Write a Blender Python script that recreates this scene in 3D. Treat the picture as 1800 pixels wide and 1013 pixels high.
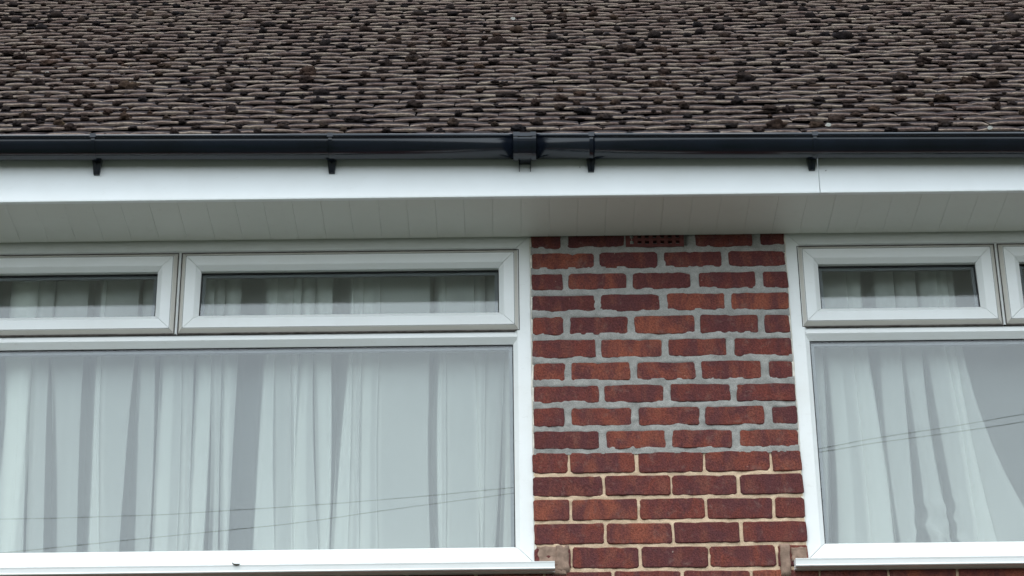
import bpy, bmesh, math, random
from mathutils import Vector, Matrix, noise

# ------------------------------------------------------------------ scene, camera, sky, sun, exposure
for o in list(bpy.data.objects):
    bpy.data.objects.remove(o, do_unlink=True)
S = bpy.context.scene
COL = S.collection
rnd = random.Random(11)

PITCH, ROLL = math.radians(26.8), math.radians(0.66)
CAM_POS = Vector((0.0, -7.42, 1.6))
fwd = Vector((0, math.cos(PITCH), math.sin(PITCH)))
right0 = Vector((1, 0, 0)); up0 = right0.cross(fwd)
right = right0*math.cos(ROLL) - up0*math.sin(ROLL)
up = up0*math.cos(ROLL) + right0*math.sin(ROLL)
cam_d = bpy.data.cameras.new('camera')
cam_d.sensor_fit = 'HORIZONTAL'; cam_d.sensor_width = 36.0; cam_d.lens = 81.0
cam_d.clip_start = 0.1; cam_d.clip_end = 2000
cam = bpy.data.objects.new('camera', cam_d); COL.objects.link(cam)
m = Matrix((right, up, -fwd)).transposed().to_4x4(); m.translation = CAM_POS
cam.matrix_world = m
S.camera = cam

SUN_EL, SUN_AZ = math.radians(58), math.radians(200)      # high, behind the camera and a little to the left
world = bpy.data.worlds.new('World'); S.world = world; world.use_nodes = True
wt = world.node_tree; wt.nodes.clear()
w_out = wt.nodes.new('ShaderNodeOutputWorld'); w_bg = wt.nodes.new('ShaderNodeBackground')
w_sky = wt.nodes.new('ShaderNodeTexSky'); w_sky.sky_type = 'NISHITA'; w_sky.sun_disc = False
w_sky.sun_elevation = SUN_EL; w_sky.sun_rotation = SUN_AZ
w_co = wt.nodes.new('ShaderNodeTexCoord'); w_no = wt.nodes.new('ShaderNodeTexNoise')
w_no.inputs['Scale'].default_value = 2.6; w_no.inputs['Detail'].default_value = 5; w_no.inputs['Roughness'].default_value = 0.55
w_rp = wt.nodes.new('ShaderNodeValToRGB')
w_rp.color_ramp.elements[0].position = 0.30; w_rp.color_ramp.elements[0].color = (0.55, 0.55, 0.55, 1)
w_rp.color_ramp.elements[1].position = 0.55; w_rp.color_ramp.elements[1].color = (0.95, 0.95, 0.95, 1)
w_mx = wt.nodes.new('ShaderNodeMix'); w_mx.data_type = 'RGBA'
w_mx.inputs['B'].default_value = (9.35, 10.45, 11.25, 1)      # bright even cloud
wt.links.new(w_co.outputs['Generated'], w_no.inputs['Vector'])
wt.links.new(w_no.outputs['Fac'], w_rp.inputs['Fac'])
wt.links.new(w_rp.outputs['Color'], w_mx.inputs['Factor'])
wt.links.new(w_sky.outputs['Color'], w_mx.inputs['A'])
wt.links.new(w_mx.outputs['Result'], w_bg.inputs['Color'])
w_bg.inputs['Strength'].default_value = 0.1
wt.links.new(w_bg.outputs['Background'], w_out.inputs['Surface'])

sun_d = bpy.data.lights.new('sun', 'SUN'); sun_d.energy = 0.7; sun_d.angle = math.radians(30); sun_d.color = (1, 0.97, 0.93)
sun = bpy.data.objects.new('sun', sun_d); COL.objects.link(sun)
sdir = Vector((math.sin(SUN_AZ)*math.cos(SUN_EL), math.cos(SUN_AZ)*math.cos(SUN_EL), math.sin(SUN_EL)))
sun.rotation_euler = sdir.to_track_quat('Z', 'Y').to_euler(); sun.location = (0, -20, 20)

S.view_settings.view_transform = 'Standard'; S.view_settings.look = 'None'
S.view_settings.exposure = 1.08; S.view_settings.gamma = 1.0; S.view_settings.use_curve_mapping = False
S.render.engine = 'CYCLES'
S.cycles.transparent_max_bounces = 32; S.cycles.max_bounces = 10; S.cycles.diffuse_bounces = 6
S.cycles.transmission_bounces = 10; S.cycles.glossy_bounces = 6

# ------------------------------------------------------------------ helpers
def link(o, parent=None, **props):
    COL.objects.link(o)
    if parent is not None: o.parent = parent
    for k, v in props.items(): o[k] = v
    return o

def mk(name, verts, faces, mat, parent=None, smooth=False, idx=None, **props):
    me = bpy.data.meshes.new(name)
    me.from_pydata([tuple(v) for v in verts], [], faces)
    for mt in (mat if isinstance(mat, (list, tuple)) else [mat]): me.materials.append(mt)
    if idx: me.polygons.foreach_set('material_index', idx)
    if smooth: me.polygons.foreach_set('use_smooth', [True]*len(me.polygons))
    me.update()
    return link(bpy.data.objects.new(name, me), parent, **props)

def fix_normals(o):
    bm = bmesh.new(); bm.from_mesh(o.data); bmesh.ops.recalc_face_normals(bm, faces=bm.faces); bm.to_mesh(o.data); bm.free()
    return o

class MB:
    def __init__(s): s.v = []; s.f = []
    def add(s, vs, fs):
        n = len(s.v); s.v += [tuple(v) for v in vs]; s.f += [tuple(i+n for i in f) for f in fs]; return s
    def box(s, x0, x1, y0, y1, z0, z1):
        vs = [(x, y, z) for x in (x0, x1) for y in (y0, y1) for z in (z0, z1)]
        return s.add(vs, [(0,1,3,2), (4,6,7,5), (0,4,5,1), (2,3,7,6), (0,2,6,4), (1,5,7,3)])
    def prism_x(s, x0, x1, prof, cap=True):          # prof: (y, z) closed polygon swept along X
        n = len(prof); vs = [(x0, y, z) for y, z in prof] + [(x1, y, z) for y, z in prof]
        fs = [(i, (i+1) % n, n+(i+1) % n, n+i) for i in range(n)]
        if cap: fs += [tuple(range(n))[::-1], tuple(range(n, 2*n))]
        return s.add(vs, fs)
    def build(s, name, mat, parent=None, smooth=False, bevel=0, **props):
        o = mk(name, s.v, s.f, mat, parent, smooth, **props); fix_normals(o)
        if bevel:
            bm = bmesh.new(); bm.from_mesh(o.data)
            bmesh.ops.bevel(bm, geom=[e for e in bm.edges if e.is_manifold and e.calc_face_angle() > 0.5], offset=bevel, segments=2, affect='EDGES', profile=0.6)
            bm.to_mesh(o.data); bm.free()
        return o

def fbm(x, y, z=0.0, oc=3):
    return noise.fractal(Vector((x, y, z)), 1.0, 2.0, oc)

def sstep(a, b, x):
    t = min(1, max(0, (x-a)/(b-a))); return t*t*(3-2*t)

# ------------------------------------------------------------------ materials
def mat_new(name):
    mt = bpy.data.materials.new(name); mt.use_nodes = True
    nt = mt.node_tree; nt.nodes.clear()
    out = nt.nodes.new('ShaderNodeOutputMaterial')
    return mt, nt, out

def nd(nt, kind, **kw):
    n = nt.nodes.new(kind)
    for k, v in kw.items():
        if k in n.inputs: n.inputs[k].default_value = v
        else: setattr(n, k, v)
    return n

def tex_noise(nt, vec, scale, detail=4, rough=0.55, dist=0.0):
    n = nd(nt, 'ShaderNodeTexNoise', Scale=scale, Detail=detail, Roughness=rough, Distortion=dist)
    if vec is not None: nt.links.new(vec, n.inputs['Vector'])
    return n.outputs['Fac']

def ramp(nt, fac, stops):
    r = nt.nodes.new('ShaderNodeValToRGB'); e = r.color_ramp.elements
    while len(e) < len(stops): e.new(0.5)
    for el, (p, c) in zip(e, stops):
        el.position = p; el.color = (*c, 1) if len(c) == 3 else c
    nt.links.new(fac, r.inputs['Fac']); return r.outputs['Color']

def mixc(nt, fac, a, b, mode='MIX'):
    n = nt.nodes.new('ShaderNodeMix'); n.data_type = 'RGBA'; n.blend_type = mode
    for sock, v in (('Factor', fac), ('A', a), ('B', b)):
        if hasattr(v, 'is_linked'): nt.links.new(v, n.inputs[sock])
        elif sock == 'Factor': n.inputs[sock].default_value = v
        else: n.inputs[sock].default_value = (*v, 1)
    return n.outputs['Result']

def gray(v): return (v, v, v)

def wpos(nt, scale=(1, 1, 1)):
    g = nt.nodes.new('ShaderNodeNewGeometry'); mp = nt.nodes.new('ShaderNodeMapping'); mp.inputs['Scale'].default_value = scale
    nt.links.new(g.outputs['Position'], mp.inputs['Vector']); return mp.outputs['Vector']

def finish(nt, out, color, rough=0.6, bump=None, bump_d=0.001, spec=0.5):
    p = nt.nodes.new('ShaderNodeBsdfPrincipled')
    if hasattr(color, 'is_linked'): nt.links.new(color, p.inputs['Base Color'])
    else: p.inputs['Base Color'].default_value = (*color, 1)
    if hasattr(rough, 'is_linked'): nt.links.new(rough, p.inputs['Roughness'])
    else: p.inputs['Roughness'].default_value = rough
    p.inputs['Specular IOR Level'].default_value = spec
    if bump is not None:
        b = nd(nt, 'ShaderNodeBump', Strength=1.0, Distance=bump_d)
        nt.links.new(bump, b.inputs['Height']); nt.links.new(b.outputs['Normal'], p.inputs['Normal'])
    nt.links.new(p.outputs['BSDF'], out.inputs['Surface'])

def m_upvc(name, base=(0.74, 0.75, 0.735), dirt=0.5):
    mt, nt, out = mat_new(name)
    n1 = tex_noise(nt, wpos(nt, (3, 3, 3)), 2.0, 6, 0.65)
    n2 = tex_noise(nt, wpos(nt, (14, 14, 40)), 2.0, 5, 0.7)
    c = mixc(nt, ramp(nt, n1, [(0.42, gray(0)), (0.75, gray(dirt*0.5))]), base, (0.60, 0.58, 0.52))
    c = mixc(nt, ramp(nt, n2, [(0.60, gray(0)), (0.80, gray(dirt*0.6))]), c, (0.42, 0.39, 0.34))
    finish(nt, out, c, ramp(nt, n1, [(0.3, gray(0.32)), (0.7, gray(0.5))]), spec=0.4)
    return mt
M_UPVC = m_upvc('upvc_white'); M_FASCIA = m_upvc('fascia_white', (0.83, 0.85, 0.85), 0.22)
M_DIRTY = m_upvc('upvc_grimy', (0.56, 0.53, 0.48), 1.2)
M_SOFFIT = m_upvc('soffit_white', (0.74, 0.74, 0.70), 0.35)

def m_plain(name, col, rough=0.6, spec=0.5, var=0.25, sc=20, bump=0.0):
    mt, nt, out = mat_new(name)
    n = tex_noise(nt, wpos(nt), sc, 5, 0.6)
    c = mixc(nt, ramp(nt, n, [(0.3, gray(0)), (0.7, gray(1))]), tuple(x*(1-var) for x in col), tuple(min(1, x*(1+var)) for x in col))
    finish(nt, out, c, rough, n if bump else None, bump or 0.001, spec)
    return mt
M_GUTTER = m_plain('gutter_black_pvc', (0.006, 0.009, 0.016), 0.16, 0.5, 0.3, 6)
M_GASKET = m_plain('gasket_rubber', (0.012, 0.012, 0.013), 0.7)
M_GRIME_SHADE = m_plain('grime_and_gap_shade', (0.10, 0.088, 0.078), 0.8, 0.2, 0.5, 30)
M_SPACER = m_plain('spacer_aluminium', (0.13, 0.135, 0.145), 0.5, 0.5, 0.1)
M_SEAL = m_plain('sealant', (0.62, 0.58, 0.50), 0.6, 0.4, 0.25, 40)
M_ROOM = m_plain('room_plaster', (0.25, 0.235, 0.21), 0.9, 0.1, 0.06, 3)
M_FELT_SHADE = m_plain('felt_and_hole_shade', (0.02, 0.018, 0.017), 0.95, 0.1)
M_PATCH = m_plain('rough_mortar_patch', (0.24, 0.165, 0.125), 0.95, 0.1, 0.35, 35, 0.003)
M_CABLE = m_plain('cable_black', (0.02, 0.02, 0.02), 0.6)
M_TWIG = m_plain('twig', (0.035, 0.028, 0.02), 0.8)
M_DROP = m_plain('droppings', (0.72, 0.70, 0.64), 0.8, 0.2, 0.1)
M_TERRA = m_plain('air_brick_terracotta', (0.115, 0.040, 0.036), 0.9, 0.15, 0.3, 25, 0.001)

def m_brick():
    mt, nt, out = mat_new('brick_red')
    a = nt.nodes.new('ShaderNodeAttribute'); a.attribute_type = 'OBJECT'; a.attribute_name = 'tone'
    base = ramp(nt, a.outputs['Fac'], [(0.0, (0.100, 0.028, 0.026)), (0.35, (0.145, 0.036, 0.028)), (0.7, (0.185, 0.047, 0.031)), (1.0, (0.25, 0.072, 0.042))])
    big = tex_noise(nt, wpos(nt, (9, 3, 5)), 1.6, 4, 0.6, 0.4)
    c = mixc(nt, ramp(nt, big, [(0.40, gray(0)), (0.58, gray(0.85))]), base, (0.085, 0.028, 0.032))
    big2 = tex_noise(nt, wpos(nt, (16, 3, 7)), 1.3, 3, 0.5)
    c = mixc(nt, ramp(nt, big2, [(0.52, gray(0)), (0.64, gray(0.32))]), c, (0.25, 0.085, 0.05))
    fine = tex_noise(nt, wpos(nt), 160, 4, 0.7)
    c = mixc(nt, 0.8, c, ramp(nt, fine, [(0.3, gray(0.15)), (0.7, gray(0.85))]), 'OVERLAY')
    fl = tex_noise(nt, wpos(nt, (1, 1, 1)), 26, 5, 0.7, 0.5)
    c = mixc(nt, ramp(nt, fl, [(0.56, gray(0)), (0.72, gray(0.45))]), c, (0.24, 0.16, 0.135))
    sp = tex_noise(nt, wpos(nt, (1, 1, 1)), 55, 2, 0.5)
    c = mixc(nt, ramp(nt, sp, [(0.74, gray(0)), (0.78, gray(0.6))]), c, (0.45, 0.36, 0.30))
    mid = tex_noise(nt, wpos(nt), 60, 5, 0.65)
    h = nd(nt, 'ShaderNodeMath', operation='ADD'); nt.links.new(fine, h.inputs[0]); nt.links.new(mid, h.inputs[1])
    c = mixc(nt, 0.18, c, (0.125, 0.056, 0.048))
    finish(nt, out, c, 0.92, h.outputs[0], 0.0035, 0.15)
    return mt
M_BRICK = m_brick()

def m_mortar(name, a, b):
    mt, nt, out = mat_new(name)
    n = tex_noise(nt, wpos(nt), 22, 6, 0.65); f = tex_noise(nt, wpos(nt), 240, 3, 0.7)
    c = mixc(nt, ramp(nt, n, [(0.3, gray(0)), (0.7, gray(1))]), a, b)
    c = mixc(nt, 0.5, c, ramp(nt, f, [(0.3, gray(0.3)), (0.7, gray(0.7))]), 'OVERLAY')
    h = nd(nt, 'ShaderNodeMath', operation='ADD'); nt.links.new(f, h.inputs[0]); nt.links.new(n, h.inputs[1])
    finish(nt, out, c, 0.95, h.outputs[0], 0.002, 0.1)
    return mt
M_MORTG = m_mortar('mortar_grey', (0.22, 0.215, 0.20), (0.36, 0.35, 0.325))
M_MORTT = m_mortar('mortar_tan', (0.46, 0.33, 0.22), (0.66, 0.50, 0.35))

def m_far_brick():
    mt, nt, out = mat_new('brickwork_lower')
    b = nd(nt, 'ShaderNodeTexBrick', Scale=1.0)
    b.inputs['Color1'].default_value = (0.13, 0.035, 0.028, 1); b.inputs['Color2'].default_value = (0.19, 0.05, 0.034, 1)
    b.inputs['Mortar'].default_value = (0.4, 0.3, 0.2, 1); b.inputs['Mortar Size'].default_value = 0.006
    b.inputs['Brick Width'].default_value = 0.2335; b.inputs['Row Height'].default_value = 0.0877
    g = nt.nodes.new('ShaderNodeNewGeometry'); s = nt.nodes.new('ShaderNodeSeparateXYZ'); k = nt.nodes.new('ShaderNodeCombineXYZ')
    nt.links.new(g.outputs['Position'], s.inputs[0]); nt.links.new(s.outputs['X'], k.inputs['X']); nt.links.new(s.outputs['Z'], k.inputs['Y'])
    nt.links.new(k.outputs[0], b.inputs['Vector'])
    finish(nt, out, b.outputs['Color'], 0.9, None, 0.001, 0.15)
    return mt
M_FARBRICK = m_far_brick()

def m_tile_edge():
    mt, nt, out = mat_new('tile_worn_edge')
    n = tex_noise(nt, wpos(nt, (7, 7, 7)), 1.3, 4, 0.6); k = tex_noise(nt, wpos(nt), 90, 5, 0.7); q = tex_noise(nt, wpos(nt), 24, 5, 0.65)
    c = ramp(nt, n, [(0.28, (0.095, 0.061, 0.054)), (0.5, (0.172, 0.127, 0.106)), (0.72, (0.285, 0.232, 0.182))])
    c = mixc(nt, ramp(nt, q, [(0.54, gray(0)), (0.68, gray(0.75))]), c, (0.050, 0.034, 0.031))
    c = mixc(nt, 0.7, c, ramp(nt, k, [(0.3, gray(0.2)), (0.7, gray(0.8))]), 'OVERLAY')
    finish(nt, out, c, 0.95, k, 0.003, 0.1)
    return mt
def m_tile_top():
    mt, nt, out = mat_new('tile_dark_face')
    n = tex_noise(nt, wpos(nt), 14, 5, 0.65); k = tex_noise(nt, wpos(nt), 110, 5, 0.7)
    c = ramp(nt, n, [(0.3, (0.012, 0.009, 0.010)), (0.55, (0.022, 0.016, 0.017)), (0.75, (0.048, 0.035, 0.029))])
    c = mixc(nt, 0.6, c, ramp(nt, k, [(0.3, gray(0.25)), (0.7, gray(0.75))]), 'OVERLAY')
    finish(nt, out, c, 0.95, k, 0.003, 0.1)
    return mt
M_TEDGE = m_tile_edge(); M_TTOP = m_tile_top()

def m_moss():
    mt, nt, out = mat_new('moss')
    n = tex_noise(nt, wpos(nt), 5, 4, 0.6); k = tex_noise(nt, wpos(nt), 120, 4, 0.7); r = tex_noise(nt, wpos(nt), 1.7, 2, 0.5)
    c = ramp(nt, n, [(0.30, (0.009, 0.008, 0.009)), (0.52, (0.020, 0.015, 0.014)), (0.68, (0.042, 0.028, 0.020)), (0.85, (0.085, 0.070, 0.030))])
    c = mixc(nt, ramp(nt, r, [(0.5, gray(0)), (0.7, gray(0.5))]), c, (0.050, 0.028, 0.019))
    c = mixc(nt, 0.8, c, ramp(nt, k, [(0.3, gray(0.2)), (0.7, gray(0.8))]), 'OVERLAY')
    finish(nt, out, c, 1.0, k, 0.004, 0.05)
    return mt
M_MOSS = m_moss()

def m_glass():
    mt, nt, out = mat_new('window_glass')
    lw = nd(nt, 'ShaderNodeLayerWeight', Blend=0.5)
    pw = nd(nt, 'ShaderNodeMath', operation='POWER'); pw.inputs[1].default_value = 5
    nt.links.new(lw.outputs['Facing'], pw.inputs[0])
    ma = nd(nt, 'ShaderNodeMath', operation='MULTIPLY_ADD'); ma.inputs[1].default_value = 0.92; ma.inputs[2].default_value = 0.084
    nt.links.new(pw.outputs[0], ma.inputs[0])
    tr = nt.nodes.new('ShaderNodeBsdfTransparent'); tr.inputs['Color'].default_value = (0.95, 0.975, 0.97, 1)
    gl = nd(nt, 'ShaderNodeBsdfGlossy', Roughness=0.0)
    mx = nt.nodes.new('ShaderNodeMixShader')
    nt.links.new(ma.outputs[0], mx.inputs[0]); nt.links.new(tr.outputs[0], mx.inputs[1]); nt.links.new(gl.outputs[0], mx.inputs[2])
    nt.links.new(mx.outputs[0], out.inputs['Surface'])
    return mt
M_GLASS = m_glass()

def m_sheer():
    mt, nt, out = mat_new('sheer_voile')
    col = (0.96, 0.97, 0.93, 1)
    di = nd(nt, 'ShaderNodeBsdfDiffuse', Color=col, Roughness=0.4); tl = nd(nt, 'ShaderNodeBsdfTranslucent', Color=col)
    m1 = nd(nt, 'ShaderNodeMixShader', Fac=0.35); nt.links.new(di.outputs[0], m1.inputs[1]); nt.links.new(tl.outputs[0], m1.inputs[2])
    tr = nt.nodes.new('ShaderNodeBsdfTransparent')
    m2 = nt.nodes.new('ShaderNodeMixShader'); m2.inputs[0].default_value = 0.26
    nt.links.new(tr.outputs[0], m2.inputs[1]); nt.links.new(m1.outputs[0], m2.inputs[2])
    nt.links.new(m2.outputs[0], out.inputs['Surface'])
    return mt
M_SHEER = m_sheer()

def m_ground():
    mt, nt, out = mat_new('ground_mixed')
    n = tex_noise(nt, wpos(nt), 0.35, 4, 0.5); k = tex_noise(nt, wpos(nt), 25, 5, 0.6)
    c = mixc(nt, ramp(nt, n, [(0.45, gray(0)), (0.55, gray(1))]), (0.032, 0.044, 0.02), (0.062, 0.060, 0.057))
    c = mixc(nt, 0.4, c, ramp(nt, k, [(0.3, gray(0.3)), (0.7, gray(0.7))]), 'OVERLAY')
    finish(nt, out, c, 0.95, k, 0.01, 0.1)
    return mt

# ------------------------------------------------------------------ ground and the house as one thing
mk('ground', [(-300, -300, 0), (300, -300, 0), (300, 300, 0), (-300, 300, 0)], [(0, 1, 2, 3)], m_ground(), kind='structure')
house = link(bpy.data.objects.new('brick_house', None),
             label='red brick house with mossy tiled roof, black gutter and white plastic windows', category='house')

PX0, PX1 = 0.068, 0.996                 # brick pier between the two windows
LX0, RX1 = -2.47, 2.60                  # far jambs of the windows
HX0, HX1 = -3.6, 3.7                    # ends of the house front
ZS = 5.556                              # soffit
ZW = 4.272                              # brickwork under the sills ends here
CO = 0.0877                             # course height
BEDS = [5.588, 5.501, 5.417, 5.330, 5.243, 5.151, 5.061, 4.971, 4.885, 4.796, 4.709, 4.621, 4.535, 4.447, 4.360, 4.272, 4.185, 4.097, 4.010]
ZGREY = 4.697                           # repointed in grey above, old tan mortar below

# wall core (inner leaf and hidden lower walls): solid pieces round the openings
wc = MB()
wc.box(HX0, HX1, 0.03, 0.28, 0.0, 4.27)
wc.box(HX0, LX0-0.004, 0.03, 0.28, 4.27, 5.75)
wc.box(PX0+0.006, PX1-0.006, 0.03, 0.28, 4.27, 5.75)
wc.box(RX1+0.004, HX1, 0.03, 0.28, 4.27, 5.75)
wc.box(HX0, HX0+0.25, 0.28, 6.4, 0.0, 5.75); wc.box(HX1-0.25, HX1, 0.28, 6.4, 0.0, 5.75); wc.box(HX0, HX1, 6.4, 6.65, 0.0, 5.75)
wall = wc.build('wall', M_FARBRICK, house)
MB().box(HX0, HX1, 0.002, 0.029, 0.0, 4.005).box(HX0, LX0-0.004, 0.002, 0.029, 4.01, 5.555).box(RX1+0.004, HX1, 0.002, 0.029, 4.01, 5.555).build('lower_brickwork', M_FARBRICK, wall)

# rooms behind the windows
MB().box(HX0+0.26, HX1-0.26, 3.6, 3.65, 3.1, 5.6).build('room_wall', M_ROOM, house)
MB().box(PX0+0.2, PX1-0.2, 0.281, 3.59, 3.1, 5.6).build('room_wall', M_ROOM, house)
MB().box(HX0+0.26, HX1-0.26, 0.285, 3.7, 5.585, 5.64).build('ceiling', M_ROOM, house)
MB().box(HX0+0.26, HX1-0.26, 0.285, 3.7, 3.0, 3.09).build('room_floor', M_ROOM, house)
MB().box(LX0, PX0, 0.09, 0.40, 5.556, 5.66).box(PX1, RX1, 0.09, 0.40, 5.556, 5.66).build('lintel', M_ROOM, house)

# ------------------------------------------------------------------ bricks
def brick_mesh(w, h, jit, cr, seed):
    pts = []
    def edge(n, fn):
        for i in range(n): pts.append(fn(i/n))
    nw = max(3, int(w/0.017)); nh = 5
    x0, x1, z0, z1 = -w/2, w/2, -h/2, h/2
    for i in range(nw): pts.append((x0+cr+(w-2*cr)*i/(nw-1), z0))
    for i in range(nh): pts.append((x1, z0+cr+(h-2*cr)*i/(nh-1)))
    for i in range(nw): pts.append((x1-cr-(w-2*cr)*i/(nw-1), z1))
    for i in range(nh): pts.append((x0, z1-cr-(h-2*cr)*i/(nh-1)))
    q = []
    for (x, z) in pts:
        a = noise.noise(Vector((x*20+seed*7.1, z*20, seed)))*1.2 + 0.5*noise.noise(Vector((x*70+seed*3, z*70, seed+5)))
        b = 1.2*noise.noise(Vector((x*16, z*20+seed*5.3, seed+9))) + 0.5*noise.noise(Vector((x*70, z*70+seed, seed+15)))
        if z > 0: b = b*1.25 - 5.0*max(0, noise.noise(Vector((x*46+seed*11, 0, seed+2)))-0.22)
        q.append((x+a*jit, z+b*jit))
    n = len(q); vs = []; fs = []
    for d, y in ((0.0, 0.03), (0.0, 0.0035), (0.0022, 0.0004), (0.006, 0.0)):
        for (x, z) in q:
            sx = (1-2*d/w); sz = (1-2*d/h)
            vs.append((x*sx, y, z*sz))
    for r in range(3):
        for i in range(n): fs.append((r*n+i, r*n+(i+1) % n, (r+1)*n+(i+1) % n, (r+1)*n+i))
    fs.append(tuple(range(3*n, 4*n)))
    return vs, fs

PERPS_ODD = [0.192, 0.426, 0.660, 0.893]; PERPS_EVEN = [0.309, 0.543, 0.776]
def perps(i):
    base = PERPS_ODD if i % 2 == 0 else PERPS_EVEN
    return base
bseed = 0
JOINTS = []     # (x or None, z or None)
def add_brick(x0, x1, z0, z1, grey, tone=None):
    global bseed
    bseed += 1
    jw = 0.0115 if grey else 0.0048; jh = 0.0112 if grey else 0.0062
    a, b = x0+jw, x1-jw
    c, d = z0+jh, z1-jh
    if grey: c -= 0.004; d -= 0.001; a += rnd.uniform(-.003, .003); b += rnd.uniform(-.003, .003); d += rnd.uniform(-.002, .002)
    w, h = b-a, d-c
    vs, fs = brick_mesh(w, h, 0.0030 if grey else 0.0020, rnd.uniform(0.004, 0.010), bseed)
    o = fix_normals(mk('brick', vs, fs, M_BRICK, wall))
    o.location = ((a+b)/2 + rnd.uniform(-.002, .002), rnd.uniform(-0.0015, 0.0015), (c+d)/2 + rnd.uniform(-.0012, .0012))
    o.rotation_euler = (rnd.uniform(-.008, .008), rnd.uniform(-.010, .010), rnd.uniform(-.006, .006))
    o['tone'] = rnd.random() if tone is None else tone
    return o

for i in range(len(BEDS)-1):
    z1, z0 = BEDS[i], BEDS[i+1]
    grey = z0 > 4.70
    if i < 15:
        xs = [PX0-0.004] + perps(i) + [PX1+0.004]
        for j in range(len(xs)-1):
            if i == 0 and j == 2: continue                     # the air brick sits here
            x0, x1 = xs[j], xs[j+1]
            if j == 0: x0 -= 0.004
            if j == len(xs)-2: x1 += 0.004
            add_brick(x0, x1, z0, z1, grey)
    else:
        off = 0.333 if i % 2 else 0.216
        x = off - 13*0.2335
        while x < HX1:
            if x+0.2335 > LX0-0.3 and x < RX1+0.3: add_brick(x, x+0.2335, z0, z1, False)
            x += 0.2335

# air brick with two rows of square holes above one another
def air_brick():
    x0, x1, z0, z1 = 0.416, 0.628, 5.509, 5.585
    nx = 7; cols = [x0+0.016]; hole = 0.0135; pit = (x1-x0-0.032-hole)/(nx-1)
    xb = [x0]; 
    for k in range(nx): xb += [x0+0.016+k*pit, x0+0.016+k*pit+hole]
    xb.append(x1)
    zb = [z0, z0+0.012, z0+0.012+0.0125, z0+0.0355, z0+0.0355+0.0125, z0+0.059, z0+0.0715, z1]
    mb = MB()
    for i in range(len(xb)-1):
        for j in range(len(zb)-1):
            if i % 2 == 1 and j % 2 == 1: continue
            mb.box(xb[i], xb[i+1], -0.002, 0.03, zb[j], zb[j+1])
    o = mb.build('air_brick', M_TERRA, wall)
    bm = bmesh.new(); bm.from_mesh(o.data); bmesh.ops.remove_doubles(bm, verts=bm.verts, dist=1e-5)
    seen = {}
    for f in list(bm.faces):
        k = tuple(sorted(v.index for v in f.verts)); seen.setdefault(k, []).append(f)
    bmesh.ops.delete(bm, geom=[f for fl in seen.values() if len(fl) > 1 for f in fl], context='FACES_ONLY')
    bm.to_mesh(o.data); bm.free()
    mk('air_brick_hole_shade', [(x0, 0.0295, z0), (x1, 0.0295, z0), (x1, 0.0295, z1), (x0, 0.0295, z1)], [(0, 1, 2, 3)], M_FELT_SHADE, wall)  # near-black sheet behind the holes, colours in the shade of the cavity
air_brick()

# mortar: a modelled skin, nearly flush and smeared in the repointed part, recessed below
def mortar(name, x0, x1, z0, z1, grey, mt, step=0.0055, label=None):
    nx = int((x1-x0)/step)+1; nz = int((z1-z0)/step)+1
    vs = []; fs = []
    for j in range(nz):
        z = z0+(z1-z0)*j/(nz-1)
        ci = max([k for k in range(len(BEDS)-1) if BEDS[k] >= z-1e-6] or [0])
        dz = min(abs(z-b) for b in BEDS)
        ps = perps(ci) if ci < 15 else None
        for i in range(nx):
            x = x0+(x1-x0)*i/(nx-1)
            if ps: dx = min(abs(x-p) for p in ps)
            else:
                off = 0.333 if ci % 2 else 0.216
                t = (x-off) % 0.2335; dx = min(t, 0.2335-t)
            d = min(dx, dz)
            n = fbm(x*38, z*38, 3.3); m2 = fbm(x*15, z*15, 8.8)
            if grey:
                y = 0.0014 + 0.0032*n + 0.0040*m2 + 0.015*sstep(0.0125, 0.025, d)
            else:
                y = 0.0052 + 0.0036*n + 0.0020*m2 + 0.014*sstep(0.009, 0.018, d)
            vs.append((x, y, z))
    for j in range(nz-1):
        for i in range(nx-1):
            fs.append((j*nx+i, j*nx+i+1, (j+1)*nx+i+1, (j+1)*nx+i))
    return mk(name, vs, fs, mt, wall, True, **({'label': label} if label else {}))
mortar('mortar', PX0+0.001, PX1-0.001, ZGREY, 5.60, True, M_MORTG, label='grey repointing mortar')
mortar('mortar', PX0+0.001, PX1-0.001, 4.262, ZGREY+0.002, False, M_MORTT, label='old tan mortar')
mortar('mortar', LX0-0.25, RX1+0.25, 4.005, 4.264, False, M_MORTT, 0.010, label='old tan mortar')

# rough mortar patches where the sill ends were let into the brickwork
def lump(name, cx, cz, w, h, t, seed, mt, parent, y0=0.004, n=16):
    vs = []; fs = []
    for j in range(n+1):
        for i in range(n+1):
            u, v = i/n*2-1, j/n*2-1
            ed = max(abs(u), abs(v))
            x = cx+u*w/2*(1+0.16*noise.noise(Vector((v*2.5, seed, u)))); z = cz+v*h/2*(1+0.16*noise.noise(Vector((u*2.5, seed+4, v))))
            y = y0 - t*(1-sstep(0.72, 1.0, ed)) - 0.004*fbm(x*45, z*45, seed) + 0.012*sstep(0.85, 1, ed)
            vs.append((x, y, z))
    for j in range(n):
        for i in range(n):
            k = j*(n+1)+i; fs.append((k, k+1, k+n+2, k+n+1))
    return mk(name, vs, fs, mt, parent, True)
lump('mortar_patch', 0.113, 4.322, 0.085, 0.082, 0.007, 1, M_PATCH, wall)
lump('mortar_patch', 0.162, 4.312, 0.050, 0.110, 0.011, 2, M_PATCH, wall)
lump('mortar_patch', 0.150, 4.272, 0.060, 0.040, 0.010, 7, M_PATCH, wall)
lump('mortar_patch', 0.968, 4.320, 0.062, 0.060, 0.007, 3, M_PATCH, wall)
lump('mortar_patch', 0.920, 4.300, 0.040, 0.130, 0.011, 4, M_PATCH, wall)

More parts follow.
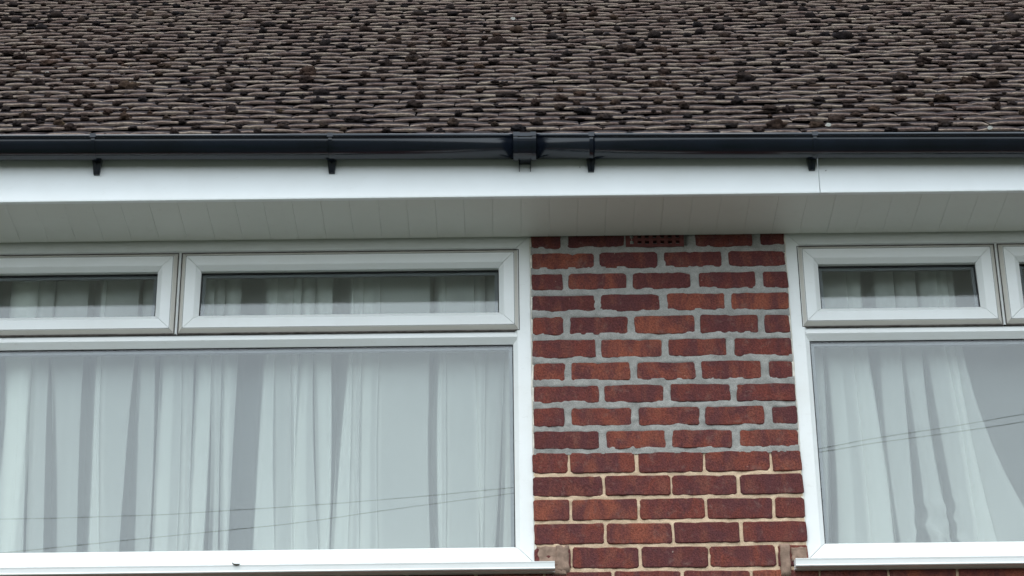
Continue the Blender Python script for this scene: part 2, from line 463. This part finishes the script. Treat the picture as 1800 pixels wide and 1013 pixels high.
# ------------------------------------------------------------------ windows
FY = 0.012                              # face of the outer frames
def frame_mesh(mb, x0, x1, z0, z1, prof, g=0.0006, sides='BTLR'):
    for s in sides:
        a = []; b = []
        for (i, y) in prof:
            if s == 'B': a.append((x0+i+g, y, z0+i)); b.append((x1-i-g, y, z0+i))
            if s == 'T': a.append((x0+i+g, y, z1-i)); b.append((x1-i-g, y, z1-i))
            if s == 'L': a.append((x0+i, y, z0+i+g)); b.append((x0+i, y, z1-i-g))
            if s == 'R': a.append((x1-i, y, z0+i+g)); b.append((x1-i, y, z1-i-g))
        n = len(prof)
        mb.add(a+b, [(k, (k+1) % n, n+(k+1) % n, n+k) for k in range(n)] + [tuple(range(n)), tuple(range(n, 2*n))])
    return mb
def pane(x0, x1, z0, z1, y, seed, parent, tilt=0.0):
    n = 18; vs = []; fs = []
    for side in (0, 1):
        for j in range(n+1):
            for i in range(n+1):
                x = x0+(x1-x0)*i/n; z = z0+(z1-z0)*j/n
                vs.append((x, y+tilt*(z-z0)+side*0.006+0.00010*noise.noise(Vector((x*4, z*5, seed))), z))
    N = (n+1)**2
    for j in range(n):
        for i in range(n):
            k = j*(n+1)+i
            fs.append((k, k+1, k+n+2, k+n+1)); fs.append((N+k, N+k+n+1, N+k+n+2, N+k+1))
    return mk('pane', vs, fs, M_GLASS, parent, True)
def ring(name, x0, x1, z0, z1, w, y0, y1, mt, parent, tilt=0.0):
    o = frame_mesh(MB(), x0, x1, z0, z1, [(0, y1), (0, y0), (w, y0), (w, y1)], 0).build(name, mt, parent)
    for v in o.data.vertices: v.co.y += tilt*(v.co.z-z0)
    return o

P_FRAME = [(0, 0.085), (0, FY+0.003), (0.003, FY), (0.047, FY), (0.050, FY+0.001), (0.066, FY+0.017), (0.066, 0.085)]
P_HEAD = [(0, 0.085), (0, FY+0.0005), (0.064, FY+0.0005), (0.064, 0.085)]
P_LIP = [(0, 0.06), (0, FY+0.0012), (0.0015, FY), (0.0128, 0.0008), (0.0128, 0.06)]
P_SASH = [(0.0130, 0.06), (0.0130, 0.0010), (0.0145, 0.0), (0.050, 0.0), (0.053, 0.001), (0.070, 0.0165), (0.070, 0.06)]
TILT = math.tan(math.radians(4.9))       # made-up lean of the top-light glass, brings the mirrored soffit edge lower
ZT0, ZT1 = 5.136, 5.184                 # transom
def window(x0, x1, mull, label):
    z0, z1 = 4.301, ZS+0.014
    w = frame_mesh(MB(), x0, x1, z0, z1, P_FRAME, 0.0010).build('window', M_UPVC, house, label=label)
    pr = [(0.085, ZT1), (FY+0.012, ZT1), (FY-0.002, ZT0+0.024), (FY-0.002, ZT0+0.022), (FY+0.016, ZT0), (0.085, ZT0)]
    MB().prism_x(x0+0.053, x1-0.053, pr).build('transom', M_UPVC, w)
    mw = 0.007
    mb = MB(); n = 5
    mp = [(-mw, 0.085), (-mw, FY+0.004), (0, FY-0.002), (mw, FY+0.004), (mw, 0.085)]
    mb.add([(mull+x, y, ZT1+0.0005) for x, y in mp]+[(mull+x, y, z1-0.058) for x, y in mp], [(k, (k+1) % n, n+(k+1) % n, n+k) for k in range(n)])
    mb.build('mullion', M_UPVC, w)
    for a, b in ((x0+0.0455, mull-0.0085), (mull+0.0085, x1-0.0455)):
        sz0, sz1 = 5.1885, 5.509
        frame_mesh(MB(), a, b, sz0, sz1, P_SASH, 0.0009).build('sash', M_UPVC, w)
        frame_mesh(MB(), a, b, sz0, sz1, P_LIP, 0.0006).build('sash_lip', M_DIRTY, w)
        ring('grime_line', a+0.0142, b-0.0142, sz0+0.0142, sz1-0.0142, 0.0014, -0.0002, 0.004, M_GRIME_SHADE, w)
        ring('gap_shade_ring', a-0.0035, b+0.0035, sz0-0.0035, sz1+0.0035, 0.0033, FY+0.0025 if False else FY-0.0006, 0.05, M_GRIME_SHADE, w)  # dark ring round the sash: grime, with the gap's shade put into its colour
        ga, gb, gz0, gz1 = a+0.0704, b-0.0704, sz0+0.0560, sz1-0.0704
        ring('gasket', ga-0.0003, gb+0.0003, gz0-0.0003, gz1+0.0003, 0.0035, 0.0172, 0.030, M_GASKET, w, TILT)
        pane(ga+0.001, gb-0.001, gz0+0.001, gz1-0.001, 0.0185, rnd.random()*50, w, TILT)
        ring('spacer', ga+0.004, gb-0.004, gz0+0.004, gz1-0.004, 0.011, 0.027, 0.036, M_SPACER, w, TILT)
    ga, gb, gz0, gz1 = x0+0.0664, x1-0.0664, z0+0.0500, ZT0-0.0004
    ring('gasket', ga, gb, gz0, gz1, 0.0030, FY+0.0185, 0.050, M_GASKET, w)
    pane(ga+0.001, gb-0.001, gz0+0.001, gz1-0.001, FY+0.020, rnd.random()*50, w)
    ring('spacer', ga+0.003, gb-0.003, gz0+0.003, gz1-0.003, 0.012, FY+0.028, FY+0.040, M_SPACER, w)
    return w
win_l = window(LX0, PX0, -1.2065, 'wide white window beside the brick pier with two long top lights')
win_r = window(PX1, RX1, 1.763, 'white window beside the brick pier with a short top light')

def sill(x0, x1, parent):
    pr = [(0.10, 4.300), (0.011, 4.2965), (-0.040, 4.2890), (-0.0485, 4.2875), (-0.0520, 4.2850), (-0.0500, 4.2790), (-0.0480, 4.2660), (-0.0510, 4.2635), (-0.0515, 4.2610), (-0.0490, 4.2588), (-0.030, 4.2585), (-0.028, 4.2640), (-0.022, 4.2640), (-0.020, 4.2585), (0.0, 4.2600), (0.02, 4.273), (0.10, 4.273)]
    return MB().prism_x(x0, x1, pr).build('sill', M_UPVC, parent)
sill(LX0-0.06, 0.134, win_l); sill(0.948, RX1+0.06, win_r)

def bead(x, sgn, z0, z1, seed, parent):      # hand-run sealant between frame and brick
    n = 90; k = 7; vs = []; fs = []
    for j in range(n+1):
        z = z0+(z1-z0)*j/n
        r = 0.0048*(1+0.45*fbm(0, z*22, seed)) + 0.0035*max(0, noise.noise(Vector((seed, z*9, 1))))
        for i in range(k):
            a = 2*math.pi*i/k
            vs.append((x+sgn*0.0025+r*math.cos(a)*1.05, 0.0095+0.7*r*math.sin(a), z))
    for j in range(n):
        for i in range(k): fs.append((j*k+i, j*k+(i+1) % k, (j+1)*k+(i+1) % k, (j+1)*k+i))
    return mk('sealant_bead', vs, fs, M_SEAL, parent, True)
bead(PX0, 1, 4.30, ZS-0.001, 2.0, win_l); bead(PX1, -1, 4.30, ZS-0.001, 6.0, win_r)

# ------------------------------------------------------------------ soffit and fascia
sof = MB().box(HX0, HX1, -0.300, 0.088, ZS+0.018, ZS+0.026).build('soffit', M_SOFFIT, house)
BW = 0.1013; x = 0.1365 - 37*BW; seedb = 0
sbv = None
while x < HX1-BW:
    ga = 0.0002
    pr = [(ga*0.8, 0.016), (ga, 0.0011), (ga+0.0012, 0.0002), (ga+0.0025, 0), (BW-0.0025-ga, 0), (BW-0.0012-ga, 0.0002), (BW-ga, 0.0011), (BW-ga*0.8, 0.016)]
    if sbv is None:
        vs = [(a, -0.3015, z) for a, z in pr] + [(a, -0.0035, z) for a, z in pr]; n = len(pr)
        sbv = bpy.data.meshes.new('soffit_board')
        sbv.from_pydata(vs, [], [(k, (k+1) % n, n+(k+1) % n, n+k) for k in range(n)]+[tuple(range(n)), tuple(range(n, 2*n))]); sbv.materials.append(M_SOFFIT)
    o = link(bpy.data.objects.new('soffit_board', sbv), sof)
    o.location = (x, 0, ZS+rnd.uniform(-.0006, .0004)); o.rotation_euler = (0, rnd.gauss(0, .0030), 0)
    x += BW

fas = link(bpy.data.objects.new('fascia', None), house)
def fboard(x0, x1, tilt=0.0):
    pr = [(-0.293, 5.5535), (-0.306, 5.5525), (-0.3105, 5.5545), (-0.3115, 5.560), (-0.3115, 5.742), (-0.293, 5.742)]
    o = MB().prism_x(x0, x1, pr).build('fascia_board', M_FASCIA, fas); return o
fboard(HX0, 1.0895); fboard(1.0920, HX1)
jc = MB().box(1.0925, 1.1225, -0.3137, -0.3110, 5.5530, 5.625).build('joint_cover', M_FASCIA, fas, bevel=0.0006)
for (sx, sz) in ((1.117, 5.642), (0.246, 5.668)):
    mk('fixing_pin', [(sx+0.0022*math.cos(a*math.pi/4), -0.3124, sz+0.0022*math.sin(a*math.pi/4)) for a in range(8)], [tuple(range(8))], M_GRIME_SHADE, fas)

# ------------------------------------------------------------------ gutter
GR = 0.056; GYC = -0.3705
def gz(x): return 5.7335 - 0.0105*x        # it falls a little towards the right
def arc_profile(r, t, a0=178, a1=362, n=26, lip=True):
    po = [(GYC+r*math.cos(math.radians(a0+(a1-a0)*i/n)), r*math.sin(math.radians(a0+(a1-a0)*i/n))) for i in range(n+1)]
    pi_ = [(GYC+(r-t)*math.cos(math.radians(a0+(a1-a0)*i/n)), (r-t)*math.sin(math.radians(a0+(a1-a0)*i/n))) for i in range(n+1)]
    if lip:                                  # rolled front lip
        f = (GYC-r-0.0012, 0.0015)
        po = [(f[0]+0.0055*math.cos(math.radians(q)), f[1]+0.0065*math.sin(math.radians(q))) for q in (20, 50, 75, 100, 125, 150, 175, 200, 230, 260)] + po[1:]
    return po + pi_[::-1]
def sweep(prof, xs, name, mt, parent, smooth=True):
    vs = []; n = len(prof)
    for x in xs: vs += [(x, y, gz(x)+z) for y, z in prof]
    fs = [(a*n+k, a*n+(k+1) % n, (a+1)*n+(k+1) % n, (a+1)*n+k) for a in range(len(xs)-1) for k in range(n)]
    fs += [tuple(range(n)), tuple(range((len(xs)-1)*n, len(xs)*n))]
    o = fix_normals(mk(name, vs, fs, mt, parent, smooth)); 
    return o
gut = link(bpy.data.objects.new('gutter', None), house)
sweep(arc_profile(GR, 0.0026), [HX0, -2, -1, 0.0495], 'gutter_length', M_GUTTER, gut)
sweep(arc_profile(GR, 0.0026), [0.0515, 1, 2, HX1], 'gutter_length', M_GUTTER, gut)

def bracket(xc, skew=0.0):
    b = MB()
    # strap round the gutter
    for (x0, x1, dr) in ((xc-0.0065, xc+0.0065, 0.0030),):
        pr = arc_profile(GR+dr, 0.0028, 176, 364, 20, False)
        n = len(pr); vs = [(q, y, gz(q)+z) for q in (x0, x1) for y, z in pr]
        b.add(vs, [(k, (k+1) % n, n+(k+1) % n, n+k) for k in range(n)]+[tuple(range(n)), tuple(range(n, 2*n))])
    z = gz(xc)
    b.box(xc-0.010, xc+0.010, GYC-GR-0.0085, GYC-GR+0.004, z-0.007, z+0.0085)        # clip over the lip
    # tapered foot on the fascia
    zt, zb = z-0.018, 5.6475-0.006*xc
    def ring4(w, y0, y1, zz, s=0): return [(xc+s-w, y0, zz), (xc+s+w, y0, zz), (xc+s+w, y1, zz), (xc+s-w, y1, zz)]
    vs = ring4(0.0185, -0.350, -0.3118, zt, skew) + ring4(0.0155, -0.336, -0.3118, z-0.047, skew) + ring4(0.0105, -0.321, -0.3118, zb, skew)
    b.add(vs, [(3, 2, 1, 0), (0, 1, 5, 4), (1, 2, 6, 5), (2, 3, 7, 6), (3, 0, 4, 7), (4, 5, 9, 8), (5, 6, 10, 9), (6, 7, 11, 10), (7, 4, 8, 11), (8, 9, 10, 11)])
    b.add([(xc+skew-0.003, -0.3345, z-0.047), (xc+skew+0.003, -0.3345, z-0.047), (xc+skew, -0.340, z-0.047), (xc+skew-0.002, -0.3205, zb), (xc+skew+0.002, -0.3205, zb), (xc+skew, -0.325, zb)],
          [(0, 1, 2), (5, 4, 3), (0, 2, 5, 3), (1, 4, 5, 2), (0, 3, 4, 1)])
    return b.build('bracket', M_GUTTER, gut)
bracket(-2.31); bracket(-1.469, 0.001); bracket(-0.634); bracket(0.285); bracket(1.071, -0.004); bracket(1.90)

def union(xc):
    b = MB()
    for (x0, x1, dr) in ((xc-0.040, xc+0.040, 0.0038), (xc-0.040, xc-0.024, 0.0062), (xc+0.026, xc+0.040, 0.0062)):
        pr = arc_profile(GR+dr, 0.0035, 176, 364, 22, False)
        n = len(pr); vs = [(q, y, gz(q)+z) for q in (x0, x1) for y, z in pr]
        b.add(vs, [(k, (k+1) % n, n+(k+1) % n, n+k) for k in range(n)]+[tuple(range(n)), tuple(range(n, 2*n))])
    z = gz(xc)
    b.box(xc-0.040, xc-0.018, GYC-GR-0.0095, GYC-GR+0.004, z-0.006, z+0.0100)
    b.box(xc+0.020, xc+0.040, GYC-GR-0.0095, GYC-GR+0.004, z-0.006, z+0.0100)
    b.box(xc-0.018, xc+0.020, GYC-GR-0.0078, GYC-GR+0.003, z-0.006, z+0.0072)
    o = b.build('gutter_union', M_GUTTER, gut)
    r = MB()
    r.box(xc-0.021, xc-0.0185, -0.334, -0.3118, 5.652, z-0.035); r.box(xc+0.0185, xc+0.021, -0.334, -0.3118, 5.652, z-0.035)
    r.box(xc-0.0185, xc+0.0185, -0.345, -0.3118, z-0.052, z-0.045)
    r.build('union_bracket', M_GUTTER, gut)
union(0.0505)

# ------------------------------------------------------------------ roof
RP = math.radians(41.5); TT = math.radians(5.2)
EY, EZ = -0.362, 5.7660
tv = Vector((0, math.cos(RP), math.sin(RP))); nv = Vector((0, -math.sin(RP), math.cos(RP)))
GAUGE, TW = 0.100, 0.1545
NC = 52
def rp(x, s, h=0.0): return Vector((x, EY, EZ)) + tv*s + nv*h
L_ = NC*GAUGE+0.3
rf = [rp(HX0, 0.06, -0.02), rp(HX1, 0.06, -0.02), rp(HX1, L_, -0.02), rp(HX0, L_, -0.02), rp(HX0, 0.06, -0.06), rp(HX1, 0.06, -0.06), rp(HX1, L_, -0.06), rp(HX0, L_, -0.06)]
roof = mk('roof', rf, [(0, 1, 2, 3), (7, 6, 5, 4), (0, 4, 5, 1), (1, 5, 6, 2), (2, 6, 7, 3), (3, 7, 4, 0)], M_FELT_SHADE, house, label='mossy dark brown plain tile roof')
rot_t = Matrix(((1, 0, 0), (0, math.cos(RP-TT), -math.sin(RP-TT)), (0, math.sin(RP-TT), math.cos(RP-TT))))   # tile lies flatter than the roof

def tile_geo(seed):
    """x across, y up the tile, z off the tile; front edge at y = 0"""
    r = random.Random(seed); nu = 8; w = TW-0.0035
    th = 0.0084+r.uniform(-.001, .0012); cam_ = 0.0030+r.uniform(-.0012, .0018)
    vs = []; fs = []; idx = []
    ej = [noise.noise(Vector((i*0.7, seed*3.7, 0)))*0.0060 for i in range(nu+1)]
    for i in range(nu+1):
        u = i/nu*2-1
        x = u*w/2*(1-0.002); c = cam_*(1-u*u)
        wear = 0.0024*noise.noise(Vector((i*0.8, seed*1.3, 5)))
        e = max(0, abs(u)-0.80)/0.20                   # worn, rounded corners
        top = c + th*(1-0.30*e*e) + wear; bot = c*0.35 + 0.0006
        yj = ej[i] + 0.0035*e*e
        vs += [(x, yj+0.0008, bot), (x, yj, bot+(top-bot)*0.62), (x, yj+0.0022, top-0.0012), (x, yj+0.006, top), (x, 0.150, c*0.8+th-0.004)]
    for i in range(nu):
        a, b = i*5, i*5+5
        for k, m_ in ((0, 0), (1, 0), (2, 0), (3, 1)):
            fs.append((a+k, b+k, b+k+1, a+k+1)); idx.append(m_)
    fs.append((0, 1, 2, 3, 4)); idx.append(0); n = nu*5
    fs.append((n+4, n+3, n+2, n+1, n)); idx.append(0)
    return vs, fs, idx
TV = [tile_geo(s) for s in range(14)]
TM = []
for (vs, fs, idx) in TV:
    me = bpy.data.meshes.new('tile'); me.from_pydata(vs, [], fs); me.materials.append(M_TEDGE); me.materials.append(M_TTOP)
    me.polygons.foreach_set('material_index', idx); me.update(); TM.append(me)

fcount = 0; sv = []; sf = []; si = []
JPOS = []
for k in range(NC):
    s = k*GAUGE + rnd.uniform(-.003, .003)
    x = HX0 + (0.5*TW if k % 2 else 0) + rnd.uniform(-.012, .012)
    wav = rnd.random()*20
    while x < HX1:
        xc = x + TW/2 + rnd.uniform(-.0022, .0022)
        ds = 0.0045*noise.noise(Vector((xc*0.9, k*0.31, 2))) + rnd.uniform(-.0025, .0025)
        lift = max(0, rnd.gauss(0.0008, 0.0016)); 
        R3 = rot_t @ Matrix.Rotation(rnd.gauss(0, .014), 3, 'Y') @ Matrix.Rotation(rnd.gauss(0, .009), 3, 'Z') @ Matrix.Rotation(rnd.gauss(0, .006), 3, 'X')
        loc = rp(xc, s+ds, lift)
        vi = rnd.randrange(len(TM))
        lim = 1.80 + 0.012*k*2
        if k < 12 and abs(xc) < lim+0.05 and fcount < 300:
            o = link(bpy.data.objects.new('tile', TM[vi]), roof)
            o.matrix_local = Matrix.Translation(loc) @ R3.to_4x4(); fcount += 1
        else:
            vs, fs, idx = TV[vi]; n = len(sv)
            sv += [loc + R3 @ Vector(v) for v in vs]; sf += [tuple(i+n for i in f) for f in fs]; si += idx
        JPOS.append((k, x, s+ds))
        x += TW
mk('tile', sv, sf, [M_TEDGE, M_TTOP], roof, False, si, kind='stuff')

# moss cushions in the joints and on the edges
ico = []
for sub in (1, 2):
    bm = bmesh.new(); bmesh.ops.create_icosphere(bm, subdivisions=sub+1, radius=1)
    bm.verts.ensure_lookup_table()
    ico.append(([v.co.copy() for v in bm.verts], [tuple(v.index for v in f.verts) for f in bm.faces])); bm.free()
mv = []; mf = []
def moss(x, s, h, rx, ry, rz, fine):
    vs, fs = ico[1 if fine else 0]; n = len(mv); sd = rnd.random()*100; base = rp(x, s, h)
    for v in vs:
        q = 1 + 0.55*fbm(v.x*1.9+sd, v.y*1.9, v.z*1.9, 3)
        p = Vector((v.x*rx, v.y*ry, v.z*rz))*q
        mv.append(base + rot_t @ p)
    mf.extend(tuple(i+n for i in f) for f in fs)
for (k, x, s) in JPOS:
    if abs(x) > 3.0: continue
    dens = 0.66 + 0.45*sstep(-1.2, -2.0, x+0.25*math.sin(k)) + 0.30*noise.noise(Vector((x*1.1, k*0.14, 4))) + 0.10*sstep(8, 26, k)
    if rnd.random() < dens:
        r = min(0.027, 0.0104*math.exp(rnd.gauss(0.10, 0.36)))
        moss(x+rnd.uniform(-.006, .006), s+rnd.uniform(-.002, .016), rnd.uniform(0.006, 0.013), r*rnd.uniform(0.9, 1.8), r*1.1, r*rnd.uniform(0.7, 1.05), k < 22)
    if rnd.random() < dens*0.55:
        r = 0.0062*math.exp(rnd.gauss(0.1, 0.4))
        moss(x+rnd.uniform(0.01, TW), s+rnd.uniform(0.0, .05), rnd.uniform(0.008, 0.015), r*rnd.uniform(1.0, 2.4), r*1.2, r*0.8, k < 22)
    if rnd.random() < 0.30*dens:                     # long dark smears under an edge
        r = 0.0045
        moss(x+rnd.uniform(0.02, TW), s-0.002, rnd.uniform(0.001, 0.006), rnd.uniform(0.015, 0.05), r, r*1.1, k < 22)
mk('moss', mv, mf, M_MOSS, roof, True, label='dark moss cushions on the tiles', kind='stuff')

def flake(px, s, h, r, seed):
    n = 9; vs = []
    for lay in (0, 1):
        for i in range(n):
            a = 2*math.pi*i/n; q = r*(1+0.45*noise.noise(Vector((math.cos(a)*1.3, math.sin(a)*1.3, seed))))
            vs.append(rp(px, s, h) + rot_t @ Vector((q*1.25*math.cos(a), lay*0.0015-0.003, q*math.sin(a)*0.8)))
    mk('dropping', vs, [tuple(range(n))[::-1], tuple(range(n, 2*n))]+[(i, (i+1) % n, n+(i+1) % n, n+i) for i in range(n)], M_DROP, roof)
for a in ((1.143, 0.100, 0.012, 0.0085, 1), (1.702, 0.0, 0.013, 0.008, 2), (-0.758, 0.0, 0.013, 0.007, 3), (-0.66, 0.0, 0.013, 0.006, 4), (-1.58, 1.0, 0.012, 0.007, 5), (-1.92, 1.45, 0.012, 0.008, 6), (0.02, 2.9, 0.013, 0.009, 7)):
    flake(*a)

# ------------------------------------------------------------------ curtains
def curtain(name, bands, x_start, x_end, zs, label, Y0=0.125, tail=None):
    """bands: (left edge, right edge) each given at the heights zs; every band is a Z-fold of the cloth"""
    zt, zm, zb = zs
    knots = []                                  # ((x top, mid, bottom), y)
    def K(x3, y): knots.append((x3, y))
    K((x_start,)*3, Y0+0.03)
    for (a, b, nf) in bands:
        f = rnd.uniform(-0.003, 0.003)
        sh = lambda q, d: tuple(t+d for t in q)
        ins = lambda q, p, t: tuple(u+(v-u)*t for u, v in zip(q, p))
        K(sh(a, -0.016), Y0+0.030); K(sh(a, 0.002), Y0+0.010+f); K(ins(a, b, rnd.uniform(0.3, 0.7)), Y0-0.002-min(0.006, 0.06*(b[0]-a[0]))+f); K(sh(b, -0.0015), Y0+f); K(sh(b, 0.0003), Y0+0.003+f); K(sh(b, -0.0015), Y0+0.006+f)
        K(sh(a, 0.0015), Y0+0.014+f); K(sh(a, -0.0003), Y0+0.017+f); K(sh(a, 0.0015), Y0+0.020+f)
        if nf == 2:                             # folded over once more
            q = rnd.choice((1.0, 1.0, 0.55)); b2 = ins(a, b, q)
            K(sh(b2, -0.002), Y0+0.024+f); K(sh(b2, 0.0002), Y0+0.0265+f); K(sh(b2, -0.002), Y0+0.029+f)
            K(sh(a, 0.002), Y0+0.033+f); K(sh(a, -0.0002), Y0+0.0355+f); K(sh(a, 0.002), Y0+0.038+f)
        K(sh(b, 0.004), Y0+0.044+f); K(sh(b, 0.016), Y0+0.050)
    K((x_end,)*3 if tail is None else tail, Y0+0.04)
    # smooth by subdividing once with Chaikin
    def chaikin(P):
        q = [P[0]]
        for (p, r) in zip(P[:-1], P[1:]):
            for t in (0.25, 0.75):
                q.append((tuple(u+(v-u)*t for u, v in zip(p[0], r[0])), p[1]+(r[1]-p[1])*t))
        q.append(P[-1]); return q
    P = chaikin(chaikin(knots))
    rows = 46; z_top, z_bot = 5.530, 4.285
    vs = []; fs = []; n = len(P); sd = rnd.random()*50
    for j in range(rows+1):
        z = z_top+(z_bot-z_top)*j/rows
        zz = max(zb-0.05, min(zt+0.02, z))
        # quadratic through three heights
        l0 = (zz-zm)*(zz-zb)/((zt-zm)*(zt-zb)); l1 = (zz-zt)*(zz-zb)/((zm-zt)*(zm-zb)); l2 = (zz-zt)*(zz-zm)/((zb-zt)*(zb-zm))
        for (x3, y) in P:
            x = x3[0]*l0+x3[1]*l1+x3[2]*l2
            x += 0.0025*noise.noise(Vector((x*2.5, z*2.2, sd)))
            yy = y + 0.006*noise.noise(Vector((x*9, z*1.8, sd+7)))
            if name == 'bunched':
                w = math.exp(-((x-1.50)/0.09)**2)*sstep(4.64, 4.44, z)
                yy -= w*0.060*abs(noise.noise(Vector((x*16+z*14, z*20, 3)))) + w*0.022*noise.noise(Vector((x*34-z*40, z*30, 6)))
                x += w*0.035*noise.noise(Vector((x*12, z*22, 9)))
            vs.append((x, yy, z))
    for j in range(rows):
        for i in range(n-1): fs.append((j*n+i, j*n+i+1, (j+1)*n+i+1, (j+1)*n+i))
    return mk('curtain', vs, fs, M_SHEER, None, True, label=label, category='curtain')

LB = [(-1.832,-1.784,-1.755,-1.708,1),(-1.732,-1.693,-1.678,-1.639,1),(-1.664,-1.595,-1.554,-1.524,1),(-1.51,-1.486,-1.488,-1.445,2),(-1.487,-1.443,-1.367,-1.376,1),(-1.344,-1.322,-1.294,-1.27,1),(-1.264,-1.255,-1.197,-1.174,2),(-1.193,-1.172,-1.154,-1.137,1),(-1.135,-1.131,-1.091,-1.085,2),(-1.085,-1.054,-1.052,-1.032,1),(-1.043,-1.017,-0.994,-0.997,2),(-0.901,-0.913,-0.861,-0.836,2),(-0.86,-0.835,-0.803,-0.773,1),(-0.8,-0.772,-0.774,-0.766,2),(-0.762,-0.77,-0.722,-0.684,2),(-0.711,-0.679,-0.658,-0.646,2),(-0.595,-0.631,-0.58,-0.581,2),(-0.578,-0.579,-0.546,-0.541,1),(-0.544,-0.54,-0.484,-0.476,2),(-0.482,-0.475,-0.3,-0.295,1),(-0.269,-0.266,-0.242,-0.24,2),(-0.24,-0.238,-0.138,-0.125,1),(-0.134,-0.121,-0.099,-0.11,2),(-0.087,-0.105,-0.03,-0.068,1),(-0.027,-0.042,0.021,0.027,2)]
zT, zM, zB = 5.14, 4.777, 4.414
lb = []
xx = -2.42
while xx < -1.80:
    w_ = rnd.uniform(0.03, 0.08); lb.append(((xx,)*3, (xx+w_,)*3, rnd.choice((1, 2)))); xx += w_+rnd.uniform(0.04, 0.09)
for (a, b, c, d, nf) in LB:
    ma, mc = (a+b)/2+rnd.uniform(-.006, .006), (c+d)/2+rnd.uniform(-.006, .006)
    lb.append(((a, ma, b), (c, mc, d), nf))
curtain('plain', lb, -2.46, 0.06, (zT, zM, zB), 'white sheer net curtain hanging in even pleats behind the wider window')
RB = [((1.067, 1.078, 1.08), (1.12, 1.112, 1.092), 1), ((1.137, 1.142, 1.128), (1.228, 1.238, 1.239), 2), ((1.232, 1.24, 1.241), (1.28, 1.308, 1.319), 2), ((1.331, 1.325, 1.34), (1.401, 1.401, 1.394), 1), ((1.414, 1.432, 1.442), (1.48, 1.484, 1.52), 1), ((1.499, 1.523, 1.553), (1.561, 1.595, 1.609), 1), ((1.565, 1.598, 1.613), (1.599, 1.628, 1.672), 2), ((1.602, 1.631, 1.675), (1.624, 1.698, 1.831), 1)]
curtain('bunched', RB, 1.02, 2.56, (5.167, 4.766, 4.424), 'white sheer net curtain pulled sideways and bunched at its foot', tail=(2.50, 2.52, 2.56))

# ------------------------------------------------------------------ small things
def tube(name, pts, r, mt, k=6, **props):
    vs = []; fs = []
    for j, p in enumerate(pts):
        d = (Vector(pts[min(j+1, len(pts)-1)])-Vector(pts[max(j-1, 0)])).normalized()
        a = d.cross(Vector((0.1, 0.3, 1))).normalized(); b = d.cross(a)
        rr = r[j] if isinstance(r, list) else r
        for i in range(k): vs.append(Vector(p)+a*rr*math.cos(2*math.pi*i/k)+b*rr*math.sin(2*math.pi*i/k))
    for j in range(len(pts)-1):
        for i in range(k): fs.append((j*k+i, j*k+(i+1) % k, (j+1)*k+(i+1) % k, (j+1)*k+i))
    fs += [tuple(range(k)), tuple(range((len(pts)-1)*k, len(pts)*k))]
    return fix_normals(mk(name, vs, fs, mt, None, True, **props))
# overhead telephone wires across the street, seen mirrored in the panes
for (q2, q1, q0, lab) in ((4.927e-3, 0.13154, 9.7463, 'steeper black telephone wire mirrored in both lower panes'), (7.452e-3, 0.09102, 9.8083, 'flatter black telephone wire mirrored in both lower panes')):
    pts = [(x, -13.0, q2*x*x+q1*x+q0) for x in [-16+i*0.8 for i in range(41)]]
    tube('telephone_wire', pts, 0.0036, M_CABLE, label=lab, category='wire', group='telephone wires over the street')
tube('twig', [(-0.957, -0.0505, 4.2935), (-0.955, -0.0530, 4.2905), (-0.950, -0.0545, 4.2865), (-0.943, -0.0545, 4.2850), (-0.935, -0.0545, 4.2858), (-0.929, -0.0540, 4.2880)],
     [0.0015, 0.0020, 0.0026, 0.0034, 0.0026, 0.0009], M_TWIG, label='tiny dark curled twig lying on the white sill of the wider window', category='twig')
